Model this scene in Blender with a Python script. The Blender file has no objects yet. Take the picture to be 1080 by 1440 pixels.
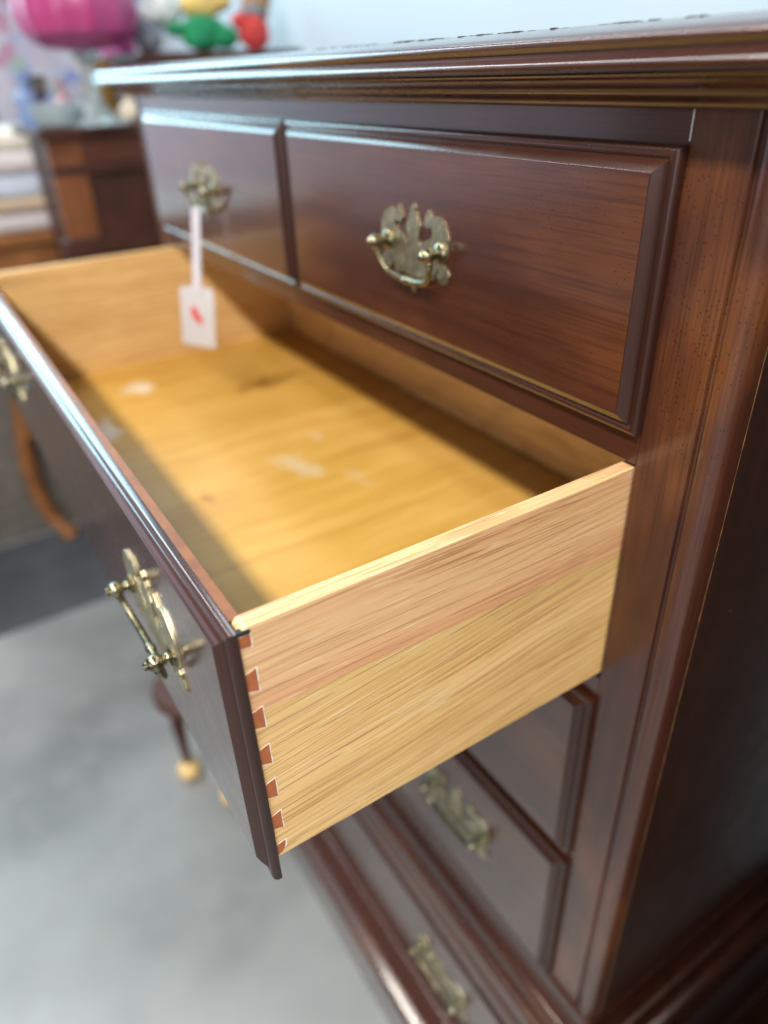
import bpy, bmesh, math, random
from mathutils import Vector, Matrix
from mathutils.geometry import tessellate_polygon

random.seed(7)
SC = bpy.context.scene
COL = SC.collection

# ------------------------------------------------------------------ camera
def make_camera():
    yaw, pitch, roll = 1.0226, -0.5521, -0.0417
    cy, sy = math.cos(yaw), math.sin(yaw)
    f = Vector((-sy * math.cos(pitch), cy * math.cos(pitch), math.sin(pitch)))
    r0 = Vector((cy, sy, 0))
    u0 = r0.cross(f)
    c, s = math.cos(roll), math.sin(roll)
    r = c * r0 + s * u0
    u = -s * r0 + c * u0
    cam = bpy.data.cameras.new('camera')
    ob = bpy.data.objects.new('camera', cam)
    COL.objects.link(ob)
    m = Matrix((r, u, -f)).transposed().to_4x4()
    m.translation = Vector((0.2493, -0.3308, 0.3840))
    ob.matrix_world = m
    cam.sensor_fit = 'VERTICAL'
    cam.sensor_height = 36.0
    cam.lens = 36.0 * 1013.6 / 1440
    cam.clip_start = 0.01
    cam.clip_end = 100
    cam.dof.use_dof = True
    cam.dof.focus_distance = 0.392
    cam.dof.aperture_fstop = 25.34e-3 / 0.0088
    cam.dof.aperture_blades = 0
    SC.camera = ob

make_camera()

# ------------------------------------------------------------------ light
world = bpy.data.worlds.new('World')
SC.world = world
world.use_nodes = True
bg = world.node_tree.nodes['Background']
bg.inputs['Color'].default_value = (0.80, 0.84, 1.0, 1)
bg.inputs['Strength'].default_value = 0.22

def area_lamp(name, loc, target, sx, sy, power, color):
    l = bpy.data.lights.new(name, 'AREA')
    l.shape = 'RECTANGLE'
    l.size, l.size_y = sx, sy
    l.energy = power
    l.color = color
    o = bpy.data.objects.new(name, l)
    COL.objects.link(o)
    o.location = loc
    d = Vector(target) - Vector(loc)
    o.rotation_euler = d.to_track_quat('-Z', 'Y').to_euler()
    return o

# ceiling strip light over the aisle in front of the chest (long side runs along x)
area_lamp('ceiling_strip_lamp', (1.5, -1.06, 1.60), (1.5, -1.06, 0), 5.0, 0.15, 172, (1.0, 0.93, 0.83))
# second ceiling strip, added to brighten the cornice and the wall behind it
area_lamp('wall_fill_lamp', (-1.5, 0.28, 2.45), (-1.5, 0.28, 0), 2.8, 0.15, 18, (0.86, 0.95, 1.0))
# third ceiling strip, farther down the shop to the left
area_lamp('far_strip_lamp', (-3.0, -1.15, 2.6), (-3.0, -1.15, 0), 3.4, 0.3, 70, (0.84, 0.94, 1.0))
# shop windows: a bright one on the far left wall, a dimmer low one left of the camera
area_lamp('shop_window_lamp', (-4.4, -0.9, 1.50), (-0.5, -0.5, 0.35), 2.3, 2.2, 130, (0.52, 0.86, 1.0))
area_lamp('street_window_lamp', (-4.3, -1.9, 0.0), (-0.4, -0.5, 0.1), 4.4, 0.9, 11, (0.86, 0.82, 1.0))

# fill light added behind and right of the camera for rail and drawer fronts
area_lamp('front_fill_lamp', (1.6, -3.6, 0.75), (-0.3, 0.0, 0.1), 2.6, 1.6, 62, (0.88, 0.93, 1.0))

SC.view_settings.view_transform = 'Standard'
SC.view_settings.look = 'None'
SC.view_settings.exposure = 0.0
SC.view_settings.gamma = 1.0
SC.view_settings.use_curve_mapping = False
SC.render.engine = 'CYCLES'
SC.cycles.use_denoising = True
SC.cycles.max_bounces = 8

# ------------------------------------------------------------------ node helpers
class NT:
    def __init__(self, name):
        self.m = bpy.data.materials.new(name)
        self.m.use_nodes = True
        self.t = self.m.node_tree
        self.bsdf = self.t.nodes['Principled BSDF']
        self.out = self.t.nodes['Material Output']

    def n(self, typ, **kw):
        nd = self.t.nodes.new(typ)
        for k, v in kw.items():
            setattr(nd, k, v)
        return nd

    def l(self, a, b):
        self.t.links.new(a, b)

    def val(self, sock, v):
        if hasattr(v, 'is_output') or isinstance(v, bpy.types.NodeSocket):
            self.l(v, sock)
        else:
            sock.default_value = v

    def coords(self, scale, rnd=True, obj=True):
        tc = self.n('ShaderNodeTexCoord')
        src = tc.outputs['Object']
        if rnd:
            oi = self.n('ShaderNodeObjectInfo')
            mul = self.n('ShaderNodeMath', operation='MULTIPLY')
            self.l(oi.outputs['Random'], mul.inputs[0]); mul.inputs[1].default_value = 7.3
            add = self.n('ShaderNodeVectorMath', operation='ADD')
            self.l(src, add.inputs[0]); self.l(mul.outputs[0], add.inputs[1])
            src = add.outputs[0]
        return self.scaled(src, scale)

    def scaled(self, src, scale):
        mp = self.n('ShaderNodeVectorMath', operation='MULTIPLY')
        self.l(src, mp.inputs[0])
        mp.inputs[1].default_value = scale
        return mp.outputs[0]

    def noise(self, vec, scale=1.0, detail=4, rough=0.55, dist=0.0):
        nd = self.n('ShaderNodeTexNoise')
        self.l(vec, nd.inputs['Vector'])
        nd.inputs['Scale'].default_value = scale
        nd.inputs['Detail'].default_value = detail
        nd.inputs['Roughness'].default_value = rough
        nd.inputs['Distortion'].default_value = dist
        return nd.outputs['Fac']

    def voronoi(self, vec, scale=1.0):
        nd = self.n('ShaderNodeTexVoronoi')
        self.l(vec, nd.inputs['Vector'])
        nd.inputs['Scale'].default_value = scale
        return nd

    def ramp(self, fac, stops, interp='LINEAR'):
        nd = self.n('ShaderNodeValToRGB')
        self.l(fac, nd.inputs['Fac'])
        cr = nd.color_ramp
        cr.interpolation = interp
        while len(cr.elements) < len(stops):
            cr.elements.new(0.5)
        for e, (p, c) in zip(cr.elements, stops):
            e.position = p
            e.color = c if len(c) == 4 else (*c, 1)
        return nd.outputs['Color']

    def step(self, fac, a, b):
        nd = self.n('ShaderNodeMapRange')
        nd.interpolation_type = 'SMOOTHSTEP'
        self.l(fac, nd.inputs['Value'])
        nd.inputs['From Min'].default_value = a
        nd.inputs['From Max'].default_value = b
        return nd.outputs['Result']

    def mix(self, fac, a, b, mode='MIX'):
        nd = self.n('ShaderNodeMix', data_type='RGBA', blend_type=mode)
        self.val(nd.inputs['Factor'], fac)
        self.val(nd.inputs['A'] if False else nd.inputs[6], a if isinstance(a, bpy.types.NodeSocket) else (*a, 1))
        self.val(nd.inputs[7], b if isinstance(b, bpy.types.NodeSocket) else (*b, 1))
        return nd.outputs[2]

    def math(self, op, a, b=0.0, c=None, clamp=False):
        nd = self.n('ShaderNodeMath', operation=op)
        nd.use_clamp = clamp
        self.val(nd.inputs[0], a); self.val(nd.inputs[1], b)
        if c is not None:
            self.val(nd.inputs[2], c)
        return nd.outputs[0]

    def bump(self, h, strength, dist):
        nd = self.n('ShaderNodeBump')
        nd.inputs['Strength'].default_value = strength
        nd.inputs['Distance'].default_value = dist
        self.l(h, nd.inputs['Height'])
        self.l(nd.outputs['Normal'], self.bsdf.inputs['Normal'])
        return nd

    def set(self, **kw):
        for k, v in kw.items():
            s = self.bsdf.inputs[k.replace('_', ' ')]
            if isinstance(v, tuple) and len(v) == 3:
                v = (*v, 1)
            self.val(s, v)


def axis_scale(axis, along, across):
    s = [across, across, across]
    s['xyz'.index(axis)] = along
    return tuple(s)


def mahogany(name, axis='x', warm=0.35, pores=1.0, dark=1.0, rough=0.30, coat=0.9):
    t = NT(name)
    base = t.coords((1, 1, 1))
    g1 = t.noise(t.scaled(base, axis_scale(axis, 14, 620)), 1, 5, 0.6)
    g2 = t.noise(t.scaled(base, axis_scale(axis, 3.0, 60)), 1, 5, 0.6, 0.1)
    pat = t.noise(t.scaled(base, axis_scale(axis, 6, 13)), 1, 3, 0.5)
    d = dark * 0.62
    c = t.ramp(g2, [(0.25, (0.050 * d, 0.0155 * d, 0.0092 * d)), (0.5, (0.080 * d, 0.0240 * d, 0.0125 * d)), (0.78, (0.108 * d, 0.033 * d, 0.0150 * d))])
    c = t.mix(t.math('MULTIPLY', t.step(pat, 0.48, 0.72), warm), c, (0.27 * d, 0.092 * d, 0.024 * d))
    c = t.mix(t.math('MULTIPLY', t.step(g1, 0.42, 0.66), 0.42), c, (0.018, 0.0055, 0.004))
    # pores: little dark flecks, denser in patches
    pv = t.voronoi(t.scaled(base, axis_scale(axis, 430, 760)), 1)
    dens = t.step(t.noise(t.scaled(base, (16, 16, 16)), 1, 2), 0.38, 0.66)
    pick = t.n('ShaderNodeSeparateColor')
    t.l(pv.outputs['Color'], pick.inputs[0])
    sel = t.math('LESS_THAN', pick.outputs[0], t.math('MULTIPLY', dens, 0.20 * pores))
    pore = t.math('MULTIPLY', sel, t.math('SUBTRACT', 1.0, t.step(pv.outputs['Distance'], 0.16, 0.34)))
    c = t.mix(pore, c, (0.008, 0.004, 0.003))
    # dust and nicks: sparse pale specks
    dv = t.voronoi(t.scaled(base, (95, 95, 95)), 1)
    pk = t.n('ShaderNodeSeparateColor')
    t.l(dv.outputs['Color'], pk.inputs[0])
    ds = t.math('MULTIPLY', t.math('LESS_THAN', pk.outputs[1], 0.035), t.math('SUBTRACT', 1.0, t.step(dv.outputs['Distance'], 0.025, 0.06)))
    c = t.mix(t.math('MULTIPLY', ds, 0.75), c, (0.55, 0.42, 0.36))
    r = t.math('MULTIPLY_ADD', t.noise(t.scaled(base, (40, 40, 40)), 1, 4), 0.22, rough - 0.10)
    r = t.math('ADD', r, t.math('MULTIPLY', ds, 0.4))
    t.set(Base_Color=c, Roughness=r, Coat_Weight=coat, Coat_Roughness=0.14, Specular_IOR_Level=0.22)
    t.bsdf.inputs['IOR'].default_value = 1.55
    h = t.math('ADD', t.math('MULTIPLY', g1, 0.35), t.math('MULTIPLY', pore, -1.2))
    h = t.math('ADD', h, t.math('MULTIPLY', t.noise(t.scaled(base, (60, 60, 60)), 1, 2), 0.8))
    t.bump(h, 0.25, 0.0006)
    return t.m


def oak(name, axis='y', side=False, tone='yellow', rough=0.42):
    """ring-porous pale oak; on the drawer side two boards are glued edge to edge"""
    t = NT(name)
    base = t.coords((1, 1, 1), rnd=not side)
    shift = t.n('ShaderNodeVectorMath', operation='ADD')      # keeps the noise off its lattice planes
    t.l(base, shift.inputs[0]); shift.inputs[1].default_value = (0.1371, 0.0, 0.0)
    base = shift.outputs[0]
    # slow warp of the grain across the board
    w = t.noise(t.scaled(base, axis_scale(axis, 3, 7)), 1, 2, 0.5)
    sep = t.n('ShaderNodeSeparateXYZ'); t.l(base, sep.inputs[0])
    comb = t.n('ShaderNodeCombineXYZ')
    amp = 0.016
    off = t.math('MULTIPLY', t.math('SUBTRACT', w, 0.5), amp)
    if side:
        seam = t.math('MULTIPLY_ADD', sep.outputs['Y'], -0.031, 0.1077)     # height of the glue joint
        lower = t.math('LESS_THAN', sep.outputs['Z'], seam)
        # the lower board was sawn at a steeper slant
        slant = t.math('MULTIPLY', sep.outputs['Y'], t.math('MULTIPLY_ADD', lower, -0.09, 0.0))
        off = t.math('ADD', t.math('MULTIPLY', off, t.math('MULTIPLY_ADD', lower, 1.1, 0.45)), slant)
    names = ['X', 'Y', 'Z']
    for i, a in enumerate('xyz'):
        s = sep.outputs[names[i]]
        if a == ('y' if axis == 'x' else 'z'):
            s = t.math('ADD', s, off)
        t.l(s, comb.inputs[i])
    v = comb.outputs[0]
    band = t.noise(t.scaled(v, axis_scale(axis, 2.2, 70)), 1, 2, 0.5)
    fine = t.noise(t.scaled(v, axis_scale(axis, 5, 640)), 1, 1, 0.5)
    r1 = t.noise(t.scaled(v, axis_scale(axis, 2.4, 230)), 1, 1, 0.5)
    r2 = t.noise(t.scaled(v, axis_scale(axis, 6, 860)), 1, 0, 0.5)
    brk = t.noise(t.scaled(v, axis_scale(axis, 22, 420)), 1, 1, 0.5)
    fleck = t.noise(t.scaled(v, axis_scale(axis, 26, 900)), 1, 1, 0.5)
    def ridge(n, w):
        return t.math('SUBTRACT', 1.0, t.step(t.math('ABSOLUTE', t.math('SUBTRACT', n, 0.5)), 0.0, w))
    ring = t.step(r1, 0.56, 0.68)
    sp = t.n('ShaderNodeSeparateXYZ'); t.l(v, sp.inputs[0])
    curl = t.noise(t.scaled(v, axis_scale(axis, 3.4, 13)), 1, 1, 0.5)
    ph = t.math('MULTIPLY_ADD', sp.outputs['Y' if axis == 'x' else 'Z'], 190.0, t.math('MULTIPLY', curl, 8.0))
    saw = t.math('FRACT', ph)
    growth = t.math('MULTIPLY', t.step(saw, 0.55, 0.97), t.math('SUBTRACT', 1.0, t.step(saw, 0.97, 1.0)))
    growth = t.math('MULTIPLY', growth, t.step(t.noise(t.scaled(v, axis_scale(axis, 9, 120)), 1, 2), 0.36, 0.60))
    pore = t.math('MULTIPLY', t.step(r2, 0.54, 0.64), t.step(brk, 0.42, 0.56))
    if tone == 'yellow':
        ca, cb, cc = (0.675, 0.425, 0.165), (0.72, 0.470, 0.193), (0.765, 0.525, 0.237)
    else:
        ca, cb, cc = (0.32, 0.165, 0.030), (0.46, 0.255, 0.045), (0.52, 0.31, 0.07)
    c = t.ramp(band, [(0.28, ca), (0.5, cb), (0.72, cc)])
    if side:
        pink = t.ramp(band, [(0.28, (0.64, 0.37, 0.185)), (0.5, (0.70, 0.435, 0.225)), (0.74, (0.76, 0.515, 0.28))])
        # the upper board reddens towards the joint
        dist = t.math('SUBTRACT', sep.outputs['Z'], seam)
        red = t.math('SUBTRACT', 1.0, t.step(dist, 0.002, 0.030))
        pink = t.mix(t.math('MULTIPLY', red, 0.55), pink, (0.64, 0.30, 0.155))
        green = t.math('SUBTRACT', 1.0, t.step(t.math('MULTIPLY', dist, -1.0), 0.0, 0.030))
        c = t.mix(t.math('MULTIPLY', green, 0.35), c, (0.53, 0.37, 0.135))
        c = t.mix(lower, pink, c)
    c = t.mix(t.math('MULTIPLY', t.step(fine, 0.48, 0.74), 0.30), c, (0.42, 0.20, 0.065))
    c = t.mix(t.math('MULTIPLY', growth, 0.42), c, (0.38, 0.165, 0.05))
    c = t.mix(t.math('MULTIPLY', ring, 0.16), c, (0.34, 0.15, 0.05))
    c = t.mix(t.math('MULTIPLY', pore, 0.52), c, (0.30, 0.125, 0.045))
    fl = t.step(fleck, 0.64, 0.74)
    c = t.mix(t.math('MULTIPLY', fl, 0.55), c, (0.83, 0.68, 0.43))
    t.set(Base_Color=c, Roughness=rough)
    h = t.math('SUBTRACT', t.math('MULTIPLY', fine, 0.5), pore)
    t.bump(h, 0.35, 0.0004)
    return t.m


def drawer_bottom_mat():
    t = NT('varnished_plywood')
    base = t.coords((1, 1, 1), rnd=False)
    w = t.noise(t.scaled(base, (5, 9, 5)), 1, 2)
    off = t.n('ShaderNodeCombineXYZ')
    t.l(t.math('MULTIPLY', w, 0.04), off.inputs[0])
    t.l(t.math('MULTIPLY', w, 0.02), off.inputs[1])
    add = t.n('ShaderNodeVectorMath', operation='ADD')
    t.l(base, add.inputs[0]); t.l(off.outputs[0], add.inputs[1])
    v = add.outputs[0]
    g = t.noise(t.scaled(v, (45, 4, 45)), 1, 5, 0.6)
    f = t.noise(t.scaled(v, (420, 16, 420)), 1, 3, 0.6)
    p = t.noise(t.scaled(base, (5, 6, 5)), 1, 2)
    c = t.ramp(g, [(0.3, (0.41, 0.220, 0.038)), (0.5, (0.49, 0.280, 0.055)), (0.72, (0.55, 0.335, 0.085))])
    c = t.mix(t.math('MULTIPLY', t.step(p, 0.45, 0.7), 0.35), c, (0.66, 0.38, 0.12))
    c = t.mix(t.math('MULTIPLY', t.step(f, 0.52, 0.75), 0.22), c, (0.30, 0.145, 0.03))
    sep = t.n('ShaderNodeSeparateXYZ'); t.l(base, sep.inputs[0])
    bx = t.math('DIVIDE', t.math('ADD', sep.outputs['X'], t.math('MULTIPLY', w, 0.006)), 0.131)
    wn = t.n('ShaderNodeTexWhiteNoise', noise_dimensions='1D')
    t.l(t.math('FLOOR', bx), wn.inputs['W'])
    c = t.mix(t.math('MULTIPLY', wn.outputs['Value'], 0.45), c, (0.40, 0.20, 0.03))
    fr = t.math('ABSOLUTE', t.math('SUBTRACT', t.math('FRACT', bx), 0.5))
    c = t.mix(t.math('MULTIPLY', t.step(fr, 0.482, 0.5), 0.45), c, (0.25, 0.12, 0.02))
    rag = t.math('MULTIPLY', t.math('SUBTRACT', t.noise(t.scaled(base, (60, 60, 60)), 1, 4, 0.65), 0.5), 2.6)
    def blot(cx, cy, rx, ry, col, k, c, rot=0.0, inner=0.25):
        dx = t.math('SUBTRACT', sep.outputs['X'], cx)
        dy = t.math('SUBTRACT', sep.outputs['Y'], cy)
        ca, sa = math.cos(rot), math.sin(rot)
        u = t.math('ADD', t.math('MULTIPLY', dx, ca / rx), t.math('MULTIPLY', dy, sa / rx))
        vv = t.math('ADD', t.math('MULTIPLY', dx, -sa / ry), t.math('MULTIPLY', dy, ca / ry))
        r = t.math('SQRT', t.math('ADD', t.math('MULTIPLY', u, u), t.math('MULTIPLY', vv, vv)))
        r = t.math('ADD', r, rag)
        m = t.math('SUBTRACT', 1.0, t.step(r, inner, 1.05))
        return t.mix(t.math('MULTIPLY', m, k), c, col)
    c = blot(-0.745, -0.118, 0.030, 0.022, (0.62, 0.57, 0.47), 0.72, c)
    c = blot(-0.632, -0.190, 0.045, 0.016, (0.66, 0.66, 0.60), 0.75, c)
    c = blot(-0.405, -0.040, 0.045, 0.022, (0.52, 0.42, 0.27), 0.62, c, 0.3)
    c = blot(-0.46, 0.012, 0.016, 0.010, (0.52, 0.42, 0.27), 0.5, c)
    c = blot(-0.345, 0.0, 0.03, 0.01, (0.50, 0.38, 0.2), 0.35, c)
    c = blot(-0.658, 0.035, 0.026, 0.055, (0.20, 0.085, 0.012), 0.85, c, 0.2, 0.2)
    c = blot(-0.40, -0.150, 0.016, 0.008, (0.34, 0.13, 0.03), 0.7, c)
    c = blot(-0.285, -0.205, 0.022, 0.007, (0.36, 0.14, 0.04), 0.7, c, 0.5)
    t.set(Base_Color=c, Roughness=0.38)
    t.bump(t.math('ADD', f, t.math('MULTIPLY', g, 0.5)), 0.15, 0.0004)
    return t.m


def simple(name, col, rough=0.5, metal=0.0, var=0.25, scale=30, coat=0.0, **kw):
    t = NT(name)
    v = t.coords((scale, scale, scale))
    nz = t.noise(v, 1, 4, 0.6)
    d = tuple(x * (1 - var) for x in col)
    u = tuple(min(1, x * (1 + var)) for x in col)
    c = t.ramp(nz, [(0.3, d), (0.7, u)])
    t.set(Base_Color=c, Roughness=t.math('MULTIPLY_ADD', nz, 0.2, rough - 0.1), Metallic=metal, Coat_Weight=coat, **kw)
    return t.m


def brass(name='antique_brass', plate=False):
    t = NT(name)
    v = t.coords((1, 1, 1), rnd=not plate)
    nz = t.noise(t.scaled(v, (130, 130, 130)), 1, 4, 0.65)
    k = 1.12 if plate else 0.62
    c = t.ramp(nz, [(0.18 if plate else 0.30, (0.12 * k, 0.102 * k, 0.062 * k)), (0.45, (0.33 * k, 0.295 * k, 0.190 * k)), (0.72, (0.52 * k, 0.48 * k, 0.345 * k))])
    t.set(Base_Color=c, Metallic=1.0, Roughness=t.math('MULTIPLY_ADD', nz, -0.18, 0.50 if plate else 0.36))
    if not plate:
        t.bump(t.noise(t.scaled(v, (160, 160, 160)), 1, 2), 0.1, 0.0008)
    return t.m


def concrete():
    t = NT('concrete_floor')
    v = t.coords((1, 1, 1), rnd=False)
    a = t.noise(t.scaled(v, (1.3, 1.3, 1.3)), 1, 4, 0.5)
    b = t.noise(t.scaled(v, (14, 14, 14)), 1, 5, 0.65)
    c = t.ramp(a, [(0.36, (0.138, 0.146, 0.147)), (0.50, (0.240, 0.253, 0.256)), (0.62, (0.370, 0.390, 0.395))])
    c = t.mix(t.math('MULTIPLY', t.step(b, 0.45, 0.72), 0.4), c, (0.25, 0.25, 0.245))
    t.set(Base_Color=c, Roughness=t.math('MULTIPLY_ADD', b, 0.3, 0.30))
    t.bump(b, 0.2, 0.002)
    return t.m


def wall_paint():
    t = NT('pale_blue_paint')
    v = t.coords((1, 1, 1), rnd=False)
    a = t.noise(t.scaled(v, (1.2, 1.2, 1.2)), 1, 3)
    c = t.ramp(a, [(0.35, (0.54, 0.65, 0.72)), (0.65, (0.59, 0.70, 0.77))])
    t.set(Base_Color=c, Roughness=0.7)
    t.bump(t.noise(t.scaled(v, (250, 250, 250)), 1, 2), 0.1, 0.001)
    return t.m


def patchy(name, cols, scale, rough=0.8):
    t = NT(name)
    v = t.coords((scale, scale, scale))
    vo = t.voronoi(v, 1)
    sc = t.n('ShaderNodeSeparateColor'); t.l(vo.outputs['Color'], sc.inputs[0])
    c = t.ramp(sc.outputs[0], [(i / len(cols), c) for i, c in enumerate(cols)], 'CONSTANT')
    t.set(Base_Color=c, Roughness=rough)
    return t.m


M = {}
M['mah_x'] = mahogany('mahogany_lengthwise', 'x', 0.30, 1.7)
M['mah_z'] = mahogany('mahogany_upright', 'z', 0.70, 2.2, dark=0.98, rough=0.34, coat=0.6)
M['mah_y'] = mahogany('mahogany_depthwise', 'y', 0.25, dark=0.75)
M['mah_mould'] = mahogany('mahogany_moulding', 'x', 0.30, 0.7, rough=0.26, coat=1.0)
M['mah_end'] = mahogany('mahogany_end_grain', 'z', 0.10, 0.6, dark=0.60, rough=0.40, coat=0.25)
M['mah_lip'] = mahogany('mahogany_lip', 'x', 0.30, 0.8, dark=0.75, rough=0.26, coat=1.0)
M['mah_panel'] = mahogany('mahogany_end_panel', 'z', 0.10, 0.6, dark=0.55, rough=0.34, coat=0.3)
M['oak_side'] = oak('oak_drawer_side', 'y', side=True)
M['oak_y'] = oak('oak_depthwise', 'y', tone='yellow')
M['oak_x'] = oak('oak_lengthwise', 'x', tone='yellow')
M['bottom'] = drawer_bottom_mat()
M['raw_edge'] = simple('raw_orange_edge', (0.20, 0.072, 0.024), 0.5, var=0.25, scale=60)
M['pin'] = simple('red_brown_end_grain', (0.36, 0.105, 0.035), 0.55, var=0.18, scale=260)
M['glue'] = simple('dry_white_glue', (0.80, 0.74, 0.66), 0.7, var=0.12, scale=500)
M['black_paint'] = simple('black_stain', (0.008, 0.008, 0.009), 0.4)
M['pale_edge'] = simple('worn_pale_edge', (0.21, 0.11, 0.042), 0.5, var=0.8, scale=90)
M['rawwood'] = simple('bare_case_wood', (0.20, 0.10, 0.035), 0.7, scale=20)
M['brass'] = brass()
M['brass_plate'] = brass('antique_brass_plate', True)
M['concrete'] = concrete()
M['wall'] = wall_paint()

# ------------------------------------------------------------------ mesh helpers
WORLD = {}          # world location of every object we place

def link(name, verts, faces, mat, parent=None, origin=None, sharp=35, mats=None, midx=None, smooth=True):
    me = bpy.data.meshes.new(name)
    if origin is None:
        n = len(verts)
        lo = [min(v[i] for v in verts) for i in range(3)]
        hi = [max(v[i] for v in verts) for i in range(3)]
        origin = Vector([(a + b) / 2 for a, b in zip(lo, hi)])
        if parent is None:
            origin.z = lo[2]
    origin = Vector(origin)
    me.from_pydata([Vector(v) - origin for v in verts], [], faces)
    for m in (mats or [mat]):
        me.materials.append(m)
    if midx:
        for p, i in zip(me.polygons, midx):
            p.material_index = i
    bm = bmesh.new(); bm.from_mesh(me)
    bmesh.ops.recalc_face_normals(bm, faces=bm.faces)
    a = math.radians(sharp)
    for f in bm.faces:
        f.smooth = smooth
    for e in bm.edges:
        if len(e.link_faces) == 2 and e.calc_face_angle(0) > a:
            e.smooth = False
    bm.to_mesh(me); bm.free()
    return put(name, me, origin, parent)


def put(name, me, origin, parent=None):
    ob = bpy.data.objects.new(name, me)
    COL.objects.link(ob)
    wnm = ob.modifiers.new('weighted_normal', 'WEIGHTED_NORMAL')
    wnm.keep_sharp = True
    wnm.weight = 80
    origin = Vector(origin)
    if parent is not None:
        ob.parent = parent
        ob.location = origin - WORLD[parent.name]
    else:
        ob.location = origin
    WORLD[ob.name] = origin.copy()
    return ob


def thing(name, label, cat, loc, group=None):
    o = bpy.data.objects.new(name, None)
    COL.objects.link(o)
    o.location = loc
    o.empty_display_size = 0.05
    WORLD[o.name] = Vector(loc)
    tag(o, label, cat, group)
    return o


def tag(o, label, cat, group=None):
    o['label'] = label
    o['category'] = cat
    if group:
        o['group'] = group
    return o


class B:
    """collects vertices and faces of one mesh"""
    def __init__(self):
        self.v, self.f, self.mi = [], [], []

    def add(self, verts, faces, mi=0):
        k = len(self.v)
        self.v += [tuple(v) for v in verts]
        self.f += [tuple(i + k for i in f) for f in faces]
        self.mi += [mi] * len(faces)

    def box(self, x0, x1, y0, y1, z0, z1, r=0.0, mi=0, seg=2):
        bm = bmesh.new()
        bmesh.ops.create_cube(bm, size=1)
        for v in bm.verts:
            v.co = Vector(((x0 + x1) / 2 + v.co.x * (x1 - x0), (y0 + y1) / 2 + v.co.y * (y1 - y0), (z0 + z1) / 2 + v.co.z * (z1 - z0)))
        if r > 0:
            bmesh.ops.bevel(bm, geom=list(bm.edges), offset=r, segments=seg, profile=0.5, affect='EDGES')
        self.take(bm, mi)
        return self

    def take(self, bm, mi=0, mat=None):
        bm.verts.index_update()
        vs = [(mat @ v.co if mat else v.co.copy()) for v in bm.verts]
        self.add(vs, [[v.index for v in f.verts] for f in bm.faces], mi)
        bm.free()

    def rings(self, rings, closed=True, cap0=True, cap1=True, mi=0):
        k = len(self.v); n = len(rings[0])
        vs = [p for r in rings for p in r]
        fs = []
        for i in range(len(rings) - 1):
            for j in range(n if closed else n - 1):
                a, b = i * n + j, i * n + (j + 1) % n
                fs.append((a, b, b + n, a + n))
        if cap0: fs.append(tuple(range(n)))
        if cap1: fs.append(tuple(range((len(rings) - 1) * n, len(rings) * n)))
        self.add(vs, fs, mi)
        return self

    def tube(self, pts, radii, n=10, mi=0):
        pts = [Vector(p) for p in pts]
        rings = []
        up = Vector((0.123, 0.2, 1)).normalized()
        for i, p in enumerate(pts):
            d = (pts[min(i + 1, len(pts) - 1)] - pts[max(i - 1, 0)]).normalized()
            a = d.cross(up)
            if a.length < 1e-3: a = d.cross(Vector((1, 0, 0)))
            a.normalize(); b = d.cross(a).normalized()
            r = radii[i] if isinstance(radii, (list, tuple)) else radii
            rings.append([p + a * (r * math.cos(2 * math.pi * k / n)) + b * (r * math.sin(2 * math.pi * k / n)) for k in range(n)])
        return self.rings(rings, mi=mi)

    def lathe(self, prof, origin, axis=(0, 0, 1), n=24, mi=0):
        """prof: list of (radius, height along axis)"""
        ax = Vector(axis).normalized()
        a = ax.orthogonal().normalized(); b = ax.cross(a)
        o = Vector(origin)
        rings = [[o + ax * h + (a * math.cos(2 * math.pi * k / n) + b * math.sin(2 * math.pi * k / n)) * max(r, 1e-5) for k in range(n)] for r, h in prof]
        return self.rings(rings, mi=mi)

    def sphere(self, c, r, sx=1, sy=1, sz=1, n=14, mi=0):
        bm = bmesh.new()
        bmesh.ops.create_uvsphere(bm, u_segments=n, v_segments=max(6, n * 2 // 3), radius=r)
        for v in bm.verts:
            v.co = Vector((c[0] + v.co.x * sx, c[1] + v.co.y * sy, c[2] + v.co.z * sz))
        self.take(bm, mi)
        return self

    def out(self, name, mat, parent=None, **kw):
        if isinstance(mat, list):
            return link(name, self.v, self.f, None, parent, mats=mat, midx=self.mi, **kw)
        return link(name, self.v, self.f, mat, parent, **kw)


def prism(poly, axis, a, b):
    """extrude a 2-D polygon along an axis; poly is in the other two axes in xyz order"""
    bb = B()
    def P(p, t):
        q = list(p); q.insert('xyz'.index(axis), t); return q
    bb.rings([[P(p, a) for p in poly], [P(p, b) for p in poly]])
    return bb


def smooth_path(pts, n=6):
    """Catmull-Rom through 3-D points"""
    P = [Vector(p) for p in pts]
    P = [2 * P[0] - P[1]] + P + [2 * P[-1] - P[-2]]
    out = []
    for i in range(1, len(P) - 2):
        for k in range(n):
            t = k / n
            out.append(0.5 * ((2 * P[i]) + (-P[i - 1] + P[i + 1]) * t + (2 * P[i - 1] - 5 * P[i] + 4 * P[i + 1] - P[i + 2]) * t * t + (-P[i - 1] + 3 * P[i] - 3 * P[i + 1] + P[i + 2]) * t ** 3))
    out.append(P[-2])
    return out


# lipped drawer front: a moulded border (offset from the outer edge, height above the lip's back)
LIP = [(0.0, 0.0), (0.0, 0.0024), (0.0003, 0.0036), (0.0012, 0.0047), (0.0026, 0.0053), (0.0042, 0.0053), (0.0054, 0.0048),
       (0.0059, 0.0042), (0.0063, 0.0043), (0.0067, 0.0053), (0.0077, 0.0064), (0.0093, 0.0076), (0.0109, 0.0086), (0.0117, 0.0090), (0.0122, 0.0094), (0.0129, 0.0095)]

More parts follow.
